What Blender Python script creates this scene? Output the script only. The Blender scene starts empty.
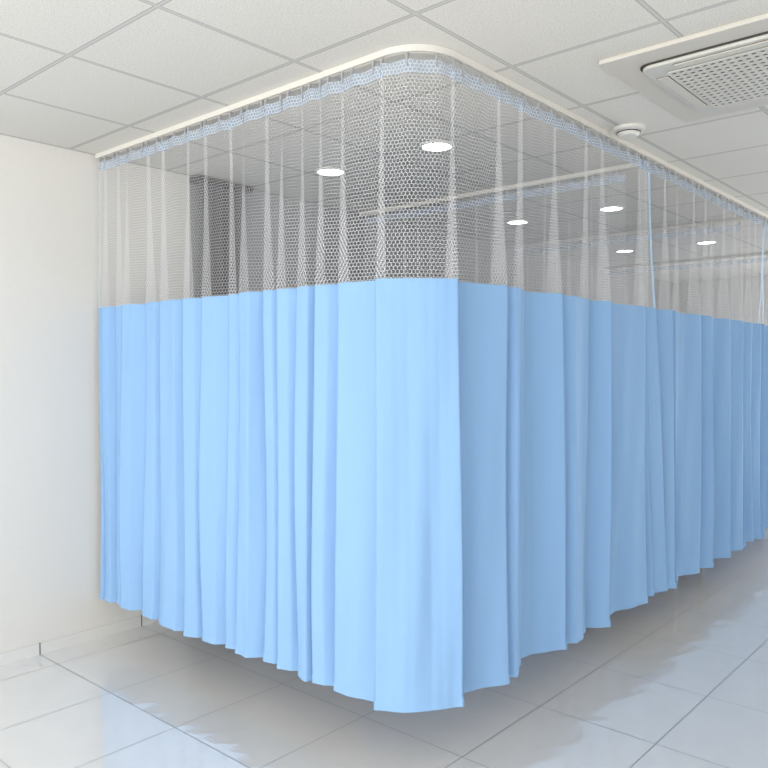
import bpy, bmesh, math, random
from mathutils import Vector
random.seed(11)
S=bpy.context.scene
S.view_settings.view_transform='Standard'
S.view_settings.look='None'
ZC=2.70; EYE=1.518
XL=-4.04; XR=3.2; YF=-3.2; YB=10.7
CX=-1.72; CY=2.17; R=0.18

# ---------------- helpers
def link(o): S.collection.objects.link(o); return o
def mat(name,col,rough=0.6,metal=0.0):
    m=bpy.data.materials.new(name); m.use_nodes=True
    b=m.node_tree.nodes['Principled BSDF']
    b.inputs['Base Color'].default_value=(*col,1); b.inputs['Roughness'].default_value=rough
    b.inputs['Metallic'].default_value=metal
    return m
class NT:
    def __init__(s,m): s.t=m.node_tree
    def n(s,typ,**k):
        x=s.t.nodes.new(typ)
        for a,v in k.items(): setattr(x,a,v)
        return x
    def l(s,a,b): s.t.links.new(a,b)
    def m(s,op,a,b=None,c=None):
        x=s.n('ShaderNodeMath',operation=op)
        for i,v in enumerate((a,b,c)):
            if v is None: continue
            if isinstance(v,(int,float)): x.inputs[i].default_value=v
            else: s.l(v,x.inputs[i])
        return x.outputs[0]
    def mix(s,f,a,b):
        x=s.n('ShaderNodeMix',data_type='RGBA')
        if isinstance(f,(int,float)): x.inputs[0].default_value=f
        else: s.l(f,x.inputs[0])
        for i,v in ((6,a),(7,b)):
            if isinstance(v,tuple): x.inputs[i].default_value=(*v,1)
            else: s.l(v,x.inputs[i])
        return x.outputs[2]
def obj(name,verts,faces,mats,mi=None,smooth=False,uv=None):
    me=bpy.data.meshes.new(name); me.from_pydata([tuple(v) for v in verts],[],faces)
    for m in (mats if isinstance(mats,list) else [mats]): me.materials.append(m)
    if mi: 
        for p,i in zip(me.polygons,mi): p.material_index=i
    if smooth:
        for p in me.polygons: p.use_smooth=True
    if uv:
        l=me.uv_layers.new(name='UVMap')
        for p in me.polygons:
            for li in p.loop_indices: l.data[li].uv=uv[me.loops[li].vertex_index]
    me.update()
    return link(bpy.data.objects.new(name,me))
def box_data(boxes):
    V=[];F=[]
    for (x0,y0,z0,x1,y1,z1) in boxes:
        b=len(V)
        V+=[(x0,y0,z0),(x1,y0,z0),(x1,y1,z0),(x0,y1,z0),(x0,y0,z1),(x1,y0,z1),(x1,y1,z1),(x0,y1,z1)]
        F+=[tuple(b+i for i in f) for f in ((0,3,2,1),(4,5,6,7),(0,1,5,4),(1,2,6,5),(2,3,7,6),(3,0,4,7))]
    return V,F
def boxes(name,bs,m,bevel=0):
    V,F=box_data(bs); o=obj(name,V,F,m)
    if bevel:
        b=o.modifiers.new('b','BEVEL'); b.width=bevel; b.segments=3; b.limit_method='ANGLE'
    return o
def lathe(name,prof,cx,cy,m,seg=40):
    V=[];F=[]
    for r,z in prof:
        for i in range(seg):
            a=2*math.pi*i/seg; V.append((cx+r*math.cos(a),cy+r*math.sin(a),z))
    for k in range(len(prof)-1):
        for i in range(seg):
            j=(i+1)%seg; F.append((k*seg+i,k*seg+j,(k+1)*seg+j,(k+1)*seg+i))
    F.append(tuple(range((len(prof)-1)*seg,len(prof)*seg)))
    return obj(name,V,F,m,smooth=False)
def empty(name,loc=(0,0,0)):
    e=bpy.data.objects.new(name,None); e.location=loc; return link(e)
def par(c,p):
    bpy.context.view_layer.update()
    c.parent=p; c.matrix_parent_inverse=p.matrix_world.inverted()

# ---------------- materials
def tile_lines(g,sep,x0,y0,size,w,size2=None):
    def one(o,c0,size):
        f=g.m('FRACT',g.m('DIVIDE',g.m('ADD',o,100*size-c0),size))
        d=g.m('MINIMUM',f,g.m('SUBTRACT',1.0,f))
        return g.m('LESS_THAN',d,w/size/2)
    return g.m('MAXIMUM',one(sep.outputs[0],x0,size),one(sep.outputs[1],y0,size2 or size))
def mk_ceiling():
    m=mat('ceiling_tile',(.8,.8,.78),.9); g=NT(m); b=m.node_tree.nodes['Principled BSDF']
    geo=g.n('ShaderNodeTexCoord'); sep=g.n('ShaderNodeSeparateXYZ'); g.l(geo.outputs['Object'],sep.inputs[0])
    ln=tile_lines(g,sep,-3.43,1.415,.6,.012)
    shadow_ln=tile_lines(g,sep,-3.43,1.415,.6,.020)  # wider line: thin shadow painted along both edges of the T-bars
    nz=g.n('ShaderNodeTexNoise'); nz.inputs['Scale'].default_value=200; nz.inputs['Detail'].default_value=3
    g.l(geo.outputs['Object'],nz.inputs['Vector'])
    sp=g.n('ShaderNodeValToRGB'); sp.color_ramp.elements[0].position=.33; sp.color_ramp.elements[1].position=.5
    sp.color_ramp.elements[0].color=(.56,.545,.51,1); sp.color_ramp.elements[1].color=(.75,.735,.695,1)
    g.l(nz.outputs[0],sp.inputs[0])
    c=g.mix(shadow_ln,sp.outputs[0],(.40,.40,.38))
    g.l(g.mix(ln,c,(.58,.575,.55)),b.inputs['Base Color'])
    bp=g.n('ShaderNodeBump'); bp.inputs['Strength'].default_value=.3; bp.inputs['Distance'].default_value=.002
    g.l(nz.outputs[0],bp.inputs['Height']); g.l(bp.outputs[0],b.inputs['Normal'])
    return m
def mk_floor():
    m=mat('floor_tile',(.8,.8,.8),.04); g=NT(m); b=m.node_tree.nodes['Principled BSDF']
    geo=g.n('ShaderNodeTexCoord'); sep=g.n('ShaderNodeSeparateXYZ'); g.l(geo.outputs['Object'],sep.inputs[0])
    ln=tile_lines(g,sep,-3.31,1.83,.527,.006,.6)
    nz=g.n('ShaderNodeTexNoise'); nz.inputs['Scale'].default_value=7; nz.inputs['Detail'].default_value=8
    g.l(geo.outputs['Object'],nz.inputs['Vector'])
    c=g.mix(nz.outputs[0],(.82,.81,.785),(.88,.87,.85))
    g.l(g.mix(ln,c,(.32,.32,.31)),b.inputs['Base Color'])
    g.l(g.m('MULTIPLY_ADD',ln,.5,.01),b.inputs['Roughness'])
    b.inputs['IOR'].default_value=3.0
    n2=g.n('ShaderNodeTexNoise'); n2.inputs['Scale'].default_value=2.6; n2.inputs['Detail'].default_value=1
    g.l(geo.outputs['Object'],n2.inputs['Vector'])
    bp=g.n('ShaderNodeBump'); bp.inputs['Strength'].default_value=.04; bp.inputs['Distance'].default_value=.01
    g.l(n2.outputs[0],bp.inputs['Height']); g.l(bp.outputs[0],b.inputs['Normal'])
    return m
def mk_wall(name,c1,c2):
    m=mat(name,c1,.75); g=NT(m); b=m.node_tree.nodes['Principled BSDF']
    tc=g.n('ShaderNodeTexCoord'); nz=g.n('ShaderNodeTexNoise'); nz.inputs['Scale'].default_value=40; nz.inputs['Detail'].default_value=6
    g.l(tc.outputs['Object'],nz.inputs['Vector'])
    g.l(g.mix(nz.outputs[0],c1,c2),b.inputs['Base Color'])
    bp=g.n('ShaderNodeBump'); bp.inputs['Strength'].default_value=.1; bp.inputs['Distance'].default_value=.002
    g.l(nz.outputs[0],bp.inputs['Height']); g.l(bp.outputs[0],b.inputs['Normal'])
    return m
def mk_cloth():
    m=mat('blue_curtain_fabric',(.285,.49,.79),.7); g=NT(m); b=m.node_tree.nodes['Principled BSDF']
    out=m.node_tree.nodes['Material Output']
    tc=g.n('ShaderNodeTexCoord')
    mp=g.n('ShaderNodeMapping'); mp.inputs['Scale'].default_value=(1,1,.45); g.l(tc.outputs['Object'],mp.inputs[0])
    nz=g.n('ShaderNodeTexNoise'); nz.inputs['Scale'].default_value=10; nz.inputs['Detail'].default_value=2.5
    g.l(mp.outputs[0],nz.inputs['Vector'])
    bp=g.n('ShaderNodeBump'); bp.inputs['Strength'].default_value=.45; bp.inputs['Distance'].default_value=.015
    g.l(nz.outputs[0],bp.inputs['Height']); g.l(bp.outputs[0],b.inputs['Normal'])
    b.inputs['Specular IOR Level'].default_value=.2
    tr=g.n('ShaderNodeBsdfTranslucent'); tr.inputs[0].default_value=(.30,.53,.84,1)
    mx=g.n('ShaderNodeMixShader'); mx.inputs[0].default_value=.05
    g.l(b.outputs[0],mx.inputs[1]); g.l(tr.outputs[0],mx.inputs[2]); g.l(mx.outputs[0],out.inputs[0])
    return m
def mk_mesh(cell,w,name,col,solid=0.0):
    m=mat(name,col,.7); g=NT(m); b=m.node_tree.nodes['Principled BSDF']; out=m.node_tree.nodes['Material Output']
    uv=g.n('ShaderNodeUVMap'); 
    def vm(op,a,bv=None):
        x=g.n('ShaderNodeVectorMath',operation=op); g.l(a,x.inputs[0])
        if isinstance(bv,tuple): x.inputs[1].default_value=bv
        elif bv is not None: g.l(bv,x.inputs[1])
        return x
    p=vm('MULTIPLY',uv.outputs[0],(1/cell,1/cell,0)).outputs[0]
    p=vm('ADD',p,(50,51.9615,0)).outputs[0]
    r=(1,1.7320508,1); h=(.5,.8660254,.5)
    a=vm('SUBTRACT',vm('MODULO',p,r).outputs[0],h).outputs[0]
    c=vm('SUBTRACT',vm('MODULO',vm('SUBTRACT',p,h).outputs[0],r).outputs[0],h).outputs[0]
    def hd(v):
        s=g.n('ShaderNodeSeparateXYZ'); g.l(vm('ABSOLUTE',v).outputs[0],s.inputs[0])
        return g.m('MAXIMUM',s.outputs[0],g.m('ADD',g.m('MULTIPLY',s.outputs[0],.5),g.m('MULTIPLY',s.outputs[1],.8660254)))
    d=g.m('MINIMUM',hd(a),hd(c))
    k=g.m('GREATER_THAN',d,.5-w)
    if solid: k=g.m('MAXIMUM',k,solid)
    tp=g.n('ShaderNodeBsdfTransparent')
    tl=g.n('ShaderNodeBsdfTranslucent'); tl.inputs[0].default_value=(*col,1)
    m2=g.n('ShaderNodeMixShader'); m2.inputs[0].default_value=.2; g.l(b.outputs[0],m2.inputs[1]); g.l(tl.outputs[0],m2.inputs[2])
    mx=g.n('ShaderNodeMixShader'); g.l(k,mx.inputs[0]); g.l(tp.outputs[0],mx.inputs[1]); g.l(m2.outputs[0],mx.inputs[2])
    g.l(mx.outputs[0],out.inputs[0])
    return m
M_ceil=mk_ceiling(); M_floor=mk_floor()
M_wall=mk_wall('cream_wall_paint',(.78,.76,.715),(.81,.79,.745))
M_grey=mk_wall('grey_wall',(.36,.36,.37),(.40,.40,.41))  # darker grey for the left wall further into the bays
M_cloth=mk_cloth()
M_mesh=mk_mesh(.0158,.040,'honeycomb_mesh',(.93,.94,.96))
M_head=mk_mesh(.0158,.06,'heading_tape',(.60,.71,.86),solid=.35)
M_edge=mat('blue_edge_binding',(.45,.65,.88),.6)
M_track=mat('track_aluminium',(.74,.72,.67),.4)
M_hook=mat('hook_metal',(.55,.56,.58),.35,.6)
M_ac=mat('ac_plastic',(.64,.61,.55),.45)
M_ac2=mat('ac_body_plastic',(.62,.61,.57),.4)
M_dark=mat('dark_void',(.05,.045,.04),.7)
M_brown=mat('filter_foam',(.16,.13,.10),.8)
M_white=mat('white_plastic',(.75,.74,.70),.4)
M_base=mat('skirting_tile',(.80,.79,.76),.25)
M_joint=mat('skirting_joint',(.12,.12,.12),.8)
M_frame=mat('window_frame_white',(.8,.8,.8),.4)
M_steel=mat('bed_steel',(.12,.12,.13),.35,.5)
M_vinyl=mat('bed_vinyl',(.10,.12,.15),.5)
M_led=bpy.data.materials.new('downlight_diffuser'); M_led.use_nodes=True
_b=M_led.node_tree.nodes['Principled BSDF']; _b.inputs['Emission Color'].default_value=(1,.98,.95,1); _b.inputs['Emission Strength'].default_value=8

# ---------------- room shell
boxes('floor',[(XL-.1,YF-.1,-.1,XR+.1,YB+.1,0)],M_floor)
boxes('ceiling',[(XL-.1,YF-.1,ZC,XR+.1,YB+.1,ZC+.1)],M_ceil)
V,F=box_data([(XL-.1,YF,0,XL,2.78,ZC),(XL-.1,2.78,0,XL,YB,ZC)])
obj('wall_left',V,F,[M_wall,M_grey],mi=[0]*6+[1]*6)
def holed(name,axis,p0,p1,a0,a1,w0,w1,z0,z1,m):
    bs=[(a0,0,w0,ZC),(w1,0,a1,ZC),(w0,0,w1,z0),(w0,z1,w1,ZC)]
    L=[]
    for (u0,zz0,u1,zz1) in bs:
        L.append((u0,p0,zz0,u1,p1,zz1) if axis=='x' else (p0,u0,zz0,p1,u1,zz1))
    return boxes(name,L,m)
holed('wall_front','x',YF-.1,YF,XL,XR,-3.4,1.2,.3,2.5,M_wall)
holed('wall_right','y',XR,XR+.1,YF,YB,-2.0,3.0,.7,2.4,M_wall)
holed('wall_back','x',YB,YB+.1,XL,XR,-1.2,2.8,.1,2.4,M_wall)
def window(name,axis,p,w0,w1,z0,z1,n):
    t=.05; L=[(w0,z0,w1,z0+t),(w0,z1-t,w1,z1),(w0,z0+t,w0+t,z1-t),(w1-t,z0+t,w1,z1-t)]
    for i in range(1,n):
        u=w0+(w1-w0)*i/n; L.append((u-t/2,z0+t,u+t/2,z1-t))
    bs=[(a,p-.02,b,c,p+.02,d) if axis=='x' else (p-.02,a,b,p+.02,c,d) for a,b,c,d in L]
    boxes(name,bs,M_frame)
window('window_1','x',YF-.05,-3.4,1.2,.3,2.5,3)
window('window_2','y',XR+.05,-2.0,3.0,.7,2.4,4)
window('window_3','x',YB+.05,-1.2,2.8,.1,2.4,3)
V,F=box_data([(XL,YF,0,XL+.008,YB,.06)]); mi=[0]*6
y=1.83-.6*8
while y<10.6:
    v,f=box_data([(XL,y-.003,0,XL+.0086,y+.003,.061)]); b=len(V); V+=v; F+=[tuple(b+i for i in q) for q in f]; mi+=[1]*6
    y+=.6
obj('baseboard_left',V,F,[M_base,M_joint],mi=mi)

# ---------------- track path
CXs=XL+.02
L1=(CX-R)-CXs; LA=R*math.pi/2
def path(s):
    if s<L1: return Vector((CXs+s,CY,0)),Vector((0,-1,0))
    if s<L1+LA:
        a=(s-L1)/R; n=Vector((math.sin(a),-math.cos(a),0))
        return Vector((CX-R,CY+R,0))+n*R,n
    return Vector((CX,CY+R+(s-L1-LA),0)),Vector((1,0,0))
def s_left(px,y=CY):
    k=(px-384)/767; x=y*(.751*k-.66)/(.751+.66*k); return x-CXs
def s_right(px,x=CX):
    k=(px-384)/767; y=x*(-.66*k-.751)/(.66-.751*k); return L1+LA+(y-CY-R)
def s_y(y): return L1+LA+(y-CY-R)

def sweep(name,pts,prof,m):
    V=[];F=[];n=len(prof)
    for p,nn in pts:
        for (o,z) in prof: V.append((p.x+nn.x*o,p.y+nn.y*o,z))
    for i in range(len(pts)-1):
        for j in range(n):
            k=(j+1)%n; F.append((i*n+j,i*n+k,(i+1)*n+k,(i+1)*n+j))
    F.append(tuple(range(n))); F.append(tuple(range((len(pts)-1)*n,len(pts)*n))[::-1])
    return obj(name,V,F,m)
PROF=[(-.014,2.699),(-.014,2.675),(-.005,2.675),(-.005,2.682),(.005,2.682),(.005,2.675),(.014,2.675),(.014,2.699)]
YEND=8.5
ss=[0,L1]+[L1+LA*i/16 for i in range(1,17)]+[s_y(YEND)]
sweep('curtain_track',[path(s) for s in ss],PROF,M_track)
PART=[4.30,6.42,8.5]
for py_ in PART:
    sweep('curtain_track',[(Vector((CXs,py_,0)),Vector((0,-1,0))),(Vector((CX-.02,py_,0)),Vector((0,-1,0)))],PROF,M_track)

# ---------------- curtains
Z_T=2.652; Z_H=2.602; Z_B=1.850
def build_curtain(name,knots,pathf,zb=.24,ztop=Z_T,edge=(True,True),step=.008,hook_sp=.115):
    """knots: (s, off, lean) plan profile of the folds"""
    P=[]
    for (a,b) in zip(knots[:-1],knots[1:]):
        d=math.hypot(b[0]-a[0],b[1]-a[1]); n=max(2,int(d/step))
        for i in range(n):
            t=i/n; P.append([a[k]+(b[k]-a[k])*t for k in range(3)])
    P.append(list(knots[-1]))
    U=[0]
    for a,b in zip(P[:-1],P[1:]): U.append(U[-1]+math.hypot(b[0]-a[0],b[1]-a[1]))
    zs=[ztop,ztop-.012,Z_H]+[Z_H-(Z_H-Z_B)*i/8 for i in range(1,9)]
    zs+= [Z_B-(Z_B-zb-.036)*i/20 for i in range(1,21)]+[zb+.032,zb]
    nz=len(zs); V=[];UV=[]
    for i,(s,o,l) in enumerate(P):
        u=U[i]
        for j,z in enumerate(zs):
            t=(ztop-z)/(ztop-zb)
            amp=.12+.66*min(1,t/.34)**2.0+.42*t
            wob=.004*math.sin(u*23+z*2.1)+.003*math.sin(u*41+1.3-z*3.7)
            topw=max(0,1-t/.30)*.006*math.sin(2*math.pi*u/hook_sp)
            ls=.018*t*math.sin(u*5.3+z*1.9)
            p,n=pathf(max(0.0,s+l*max(0,(t-.33)/.67)+ls))
            q=p+n*(o*amp+wob*t*1.4+topw+(.0035 if j>=nz-2 else 0))
            zz=z
            if j==0: zz=z-.006*(1-abs(math.cos(math.pi*u/hook_sp)))
            if j>=nz-3: zz=z+.008*math.sin(u*3.1)
            V.append((q.x,q.y,zz)); UV.append((u,zz))
    F=[];mi=[]
    N=len(P)
    for i in range(N-1):
        for j in range(nz-1):
            F.append((i*nz+j,i*nz+j+1,(i+1)*nz+j+1,(i+1)*nz+j))
            if j<2: k=1
            elif j<10: k=2
            else: k=0
            ued=min(U[i] if edge[0] else 9,U[-1]-U[i+1] if edge[1] else 9)
            if k==2 and ued<.012: k=3
            mi.append(k)
    o=obj(name,V,F,[M_cloth,M_head,M_mesh,M_edge],mi=mi,smooth=True,uv=UV)
    HV=[];HF=[]
    k=0
    for i in range(N):
        if U[i]>=k*hook_sp+.01:
            x,y,z=V[i*nz]; p,n=pathf(max(0,P[i][0]))
            for bx in ((p.x-.005,p.y-.005,2.660,p.x+.005,p.y+.005,2.675),((p.x+x)/2-.004,(p.y+y)/2-.004,z-.022,(p.x+x)/2+.004,(p.y+y)/2+.004,2.665)):
                v,f=box_data([bx]); b=len(HV); HV+=v; HF+=[tuple(b+q for q in ff) for ff in f]
            k+=1
    h=obj('hooks',HV,HF,M_hook); par(h,o)
    return o

def pleats_left(edges,a0=.03):
    K=[]
    for i,(s0,s1) in enumerate(zip(edges[:-1],edges[1:])):
        w=s1-s0; a=min(.055,max(.02,w*.36))*random.uniform(.75,1.2)
        j=random.uniform(.35,.65)
        K+=[(s0-.002,a*.7,0),(s0+j*w,a*random.uniform(.3,1.0),0),(s1+.001,-a*.8,0)]
    return K
def pleats_right(edges,seq=None):
    K=[]
    for i,(s0,s1) in enumerate(zip(edges[:-1],edges[1:])):
        w=s1-s0; a=min(.055,max(.022,w*.28))*random.uniform(.85,1.2)
        sharp = (i%3!=1) if seq is None else seq[i]
        if sharp:
            K+=[(s0-.001,-a*.8,0),(s0+.5*w,-a*random.uniform(.1,.4),0),(s1+.002,a,0)]
        else:
            K+=[(s0,-a*.8,0),(s0+.42*w,a*.9,0),(s1-.08*w,a*.15,0),(s1+.004,a*.25,0)]
    return K
eL=[0.02]+[s_left(p) for p in (108,120,129,150,165,190,207,232,245,268,283,303,321,343)]
K=pleats_left(eL)
K[0]=(0.015,.01,0)
# wide flat flap across the corner: planar chord between two creases
cc=Vector((CX-R,CY+R))
def to_knot(q):
    if q.x<=cc.x: return (q.x-CXs,CY-q.y,0)
    if q.y>=cc.y: return (s_y(q.y),q.x-CX,0)
    d=q-cc; return (L1+R*math.atan2(d.x,-d.y),d.length-R,0)
sA=s_left(343)
A=Vector((-1.915,2.125)); B=Vector((-1.680,2.350))
a_=.04
K+=[(sA-.004,a_*.8,0),(sA+.06,a_*.5,0),(A.x-CXs+.004,-a_*.5,0)]
for i in range(9):
    t=i/8; q=A.lerp(B,t)+Vector((.707,-.707))*(.020*(1-abs(2*t-1)))
    K.append(to_knot(q))
eR=[s_y(B.y)+.004]+[s_right(p) for p in (497,520,553,585,601,637)]
K+=pleats_right(eR,[True,False,True,False,True,True])
se=s_y(4.18)
K+=[(eR[-1]+.002,-.03,.02),(eR[-1]+.10,.025,.05),(se-.12,.0,.12),(se,.05,.17)]
build_curtain('hospital_curtain',K,path)
def auto_edges(a,b,wm=.2):
    E=[a]
    while E[-1]<b-.1: E.append(min(b,E[-1]+wm*random.uniform(.65,1.4)))
    return E
K=pleats_right(auto_edges(s_y(4.14),s_y(6.36)))
build_curtain('hospital_curtain',K,path,edge=(False,True))
K=pleats_right(auto_edges(s_y(6.40),s_y(8.45)))
build_curtain('hospital_curtain',K,path)
for py_ in PART:
    def pf(s,py_=py_): return Vector((CXs+s,py_,0)),Vector((0,-1,0))
    K=pleats_left(auto_edges(.05,CX-CXs-.16,.15))
    build_curtain('hospital_curtain',K,pf,edge=(False,False))

# dark grey drape gathered on the left wall inside first bay
V=[];F=[]
N=60
for i in range(N+1):
    y=2.80+.37*i/N; x=XL+.06+.03*math.sin(i/N*2*math.pi*5)
    V+=[(x,y,2.66),(x,y,.10)]
for i in range(N): F.append((2*i,2*i+1,2*i+3,2*i+2))
o=obj('window_drape',V,F,mat('charcoal_fabric',(.10,.10,.115),.9),smooth=True)
o2=boxes('drape_rail',[(XL,2.78,2.66,XL+.1,3.2,2.69)],M_dark); par(o2,o)

# ---------------- downlights
for y in (3.27,5.39,7.43):
    for x in (-3.30,-2.50):
        e=empty('ceiling_downlight',(x,y,ZC))
        a=lathe('trim_ring',[(.092,2.70),(.092,2.694),(.078,2.690),(.076,2.694)],x,y,M_white)
        b=lathe('diffuser',[(.077,2.699),(.077,2.6925)],x,y,M_led)
        par(a,e); par(b,e)
# ---------------- smoke detector
sx,sy=-1.61,3.66
e=empty('smoke_detector',(sx,sy,ZC))
a=lathe('base_plate',[(.078,2.70),(.078,2.686),(.070,2.682)],sx,sy,M_white); par(a,e)
a=lathe('sensing_chamber',[(.056,2.682),(.054,2.668),(.042,2.658),(.012,2.655)],sx,sy,M_white); par(a,e)
a=lathe('vent_slot',[(.0575,2.679),(.0575,2.674),(.054,2.674)],sx,sy,M_dark); par(a,e)

# ---------------- air conditioner cassette
cx,cy=-.89,3.24
ac=empty('ceiling_air_conditioner',(cx,cy,ZC))
def rrect(name,h,r,z0,z1,m,bev=0,hole=None):
    bm=bmesh.new(); pts=[]
    for qx,qy,a0 in ((1,1,0),(-1,1,90),(-1,-1,180),(1,-1,270)):
        for i in range(9):
            a=math.radians(a0+90*i/8); pts.append((cx+qx*(h-r)+r*math.cos(a),cy+qy*(h-r)+r*math.sin(a)))
    vs=[bm.verts.new((x,y,z0)) for x,y in pts]
    f=bm.faces.new(vs); ex=bmesh.ops.extrude_face_region(bm,geom=[f])
    for v in ex['geom']:
        if isinstance(v,bmesh.types.BMVert): v.co.z=z1
    bmesh.ops.recalc_face_normals(bm,faces=bm.faces)
    me=bpy.data.meshes.new(name); bm.to_mesh(me); bm.free(); me.materials.append(m)
    o=link(bpy.data.objects.new(name,me))
    if bev:
        b=o.modifiers.new('b','BEVEL'); b.width=bev; b.segments=3; b.limit_method='ANGLE'
    par(o,ac); return o
rrect('adapter_panel',.46,.012,2.682,2.70,M_ac,.004)
rrect('body_shadow_gap',.352,.05,2.676,2.684,M_dark)
rrect('body_panel',.345,.05,2.664,2.680,M_ac2,.006)
L=[]
for s_ in (-1,1):
    L.append((cx-.22,cy+s_*.300-.022,2.659,cx+.22,cy+s_*.300+.022,2.665))
    L.append((cx+s_*.300-.022,cy-.22,2.659,cx+s_*.300+.022,cy+.22,2.665))
o=boxes('air_vanes',L,M_ac,.002); par(o,ac)
L=[]
for s_ in (-1,1):
    L.append((cx-.222,cy+s_*.300-.0245,2.662,cx+.222,cy+s_*.300+.0245,2.6645))
    L.append((cx+s_*.300-.0245,cy-.222,2.662,cx+s_*.300+.0245,cy+.222,2.6645))
o=boxes('air_slots',L,M_brown); par(o,ac)
G=.26
o=boxes('filter',[(cx-G,cy-G,2.661,cx+G,cy+G,2.6635)],M_brown); par(o,ac)
L=[];n=18
for i in range(n+1):
    u=-G+2*G*i/n; w=.0065
    L.append((cx+u-w,cy-G,2.657,cx+u+w,cy+G,2.662)); 
for i in range(15):
    u=-G+2*G*i/14; w=.007
    L.append((cx-G,cy+u-w,2.6565,cx+G,cy+u+w,2.6615))
o=boxes('grille',L,M_ac2); par(o,ac)

# ---------------- exam bed inside second bay
bed=empty('examination_bed',(-3.0,5.8,0))
L=[]
for x in (-3.85,-2.08):
    for y in (5.55,6.12): L.append((x-.02,y-.02,.0,x+.02,y+.02,.55))
L+=[(-3.87,5.53,.15,-2.06,5.57,.18),(-3.87,6.10,.15,-2.06,6.14,.18),(-3.88,5.52,.52,-2.05,6.15,.56)]
o=boxes('frame',L,M_steel,.003); par(o,bed)
o=boxes('mattress',[(-3.90,5.50,.56,-2.03,6.17,.66)],M_vinyl,.03); par(o,bed)

# ---------------- light
W=bpy.data.worlds.new('w'); S.world=W; W.use_nodes=True
bg=W.node_tree.nodes['Background']; bg.inputs[0].default_value=(.90,.95,1,1); bg.inputs[1].default_value=1.0
def area(name,loc,rot,sx,sy,p,c=(1,1,1)):
    l=bpy.data.lights.new(name,'AREA'); l.shape='RECTANGLE'; l.size=sx; l.size_y=sy; l.energy=p; l.color=c
    o=link(bpy.data.objects.new(name,l)); o.location=loc; o.rotation_euler=rot; return o
area('window_daylight_front',(-1.1,YF-.15,1.4),(math.radians(90),0,0),4.5,2.1,212,(1,.99,.975))
area('fill_light_right',(XR+.15,.5,1.55),(math.radians(90),0,math.radians(90)),4.8,1.6,36,(1,.99,.98))  # added fill from the unseen right side, softens the curtain folds
area('window_daylight_back',(.8,YB+.15,1.3),(math.radians(-90),0,0),3.8,2.2,170,(1,.995,.99))

# ---------------- camera
c=bpy.data.cameras.new('camera'); c.lens=36; c.sensor_width=36; c.clip_start=.05
co=link(bpy.data.objects.new('camera',c)); co.location=(0,0,EYE)
co.rotation_euler=(math.radians(90-1.2),0,math.radians(41.3))
S.camera=co
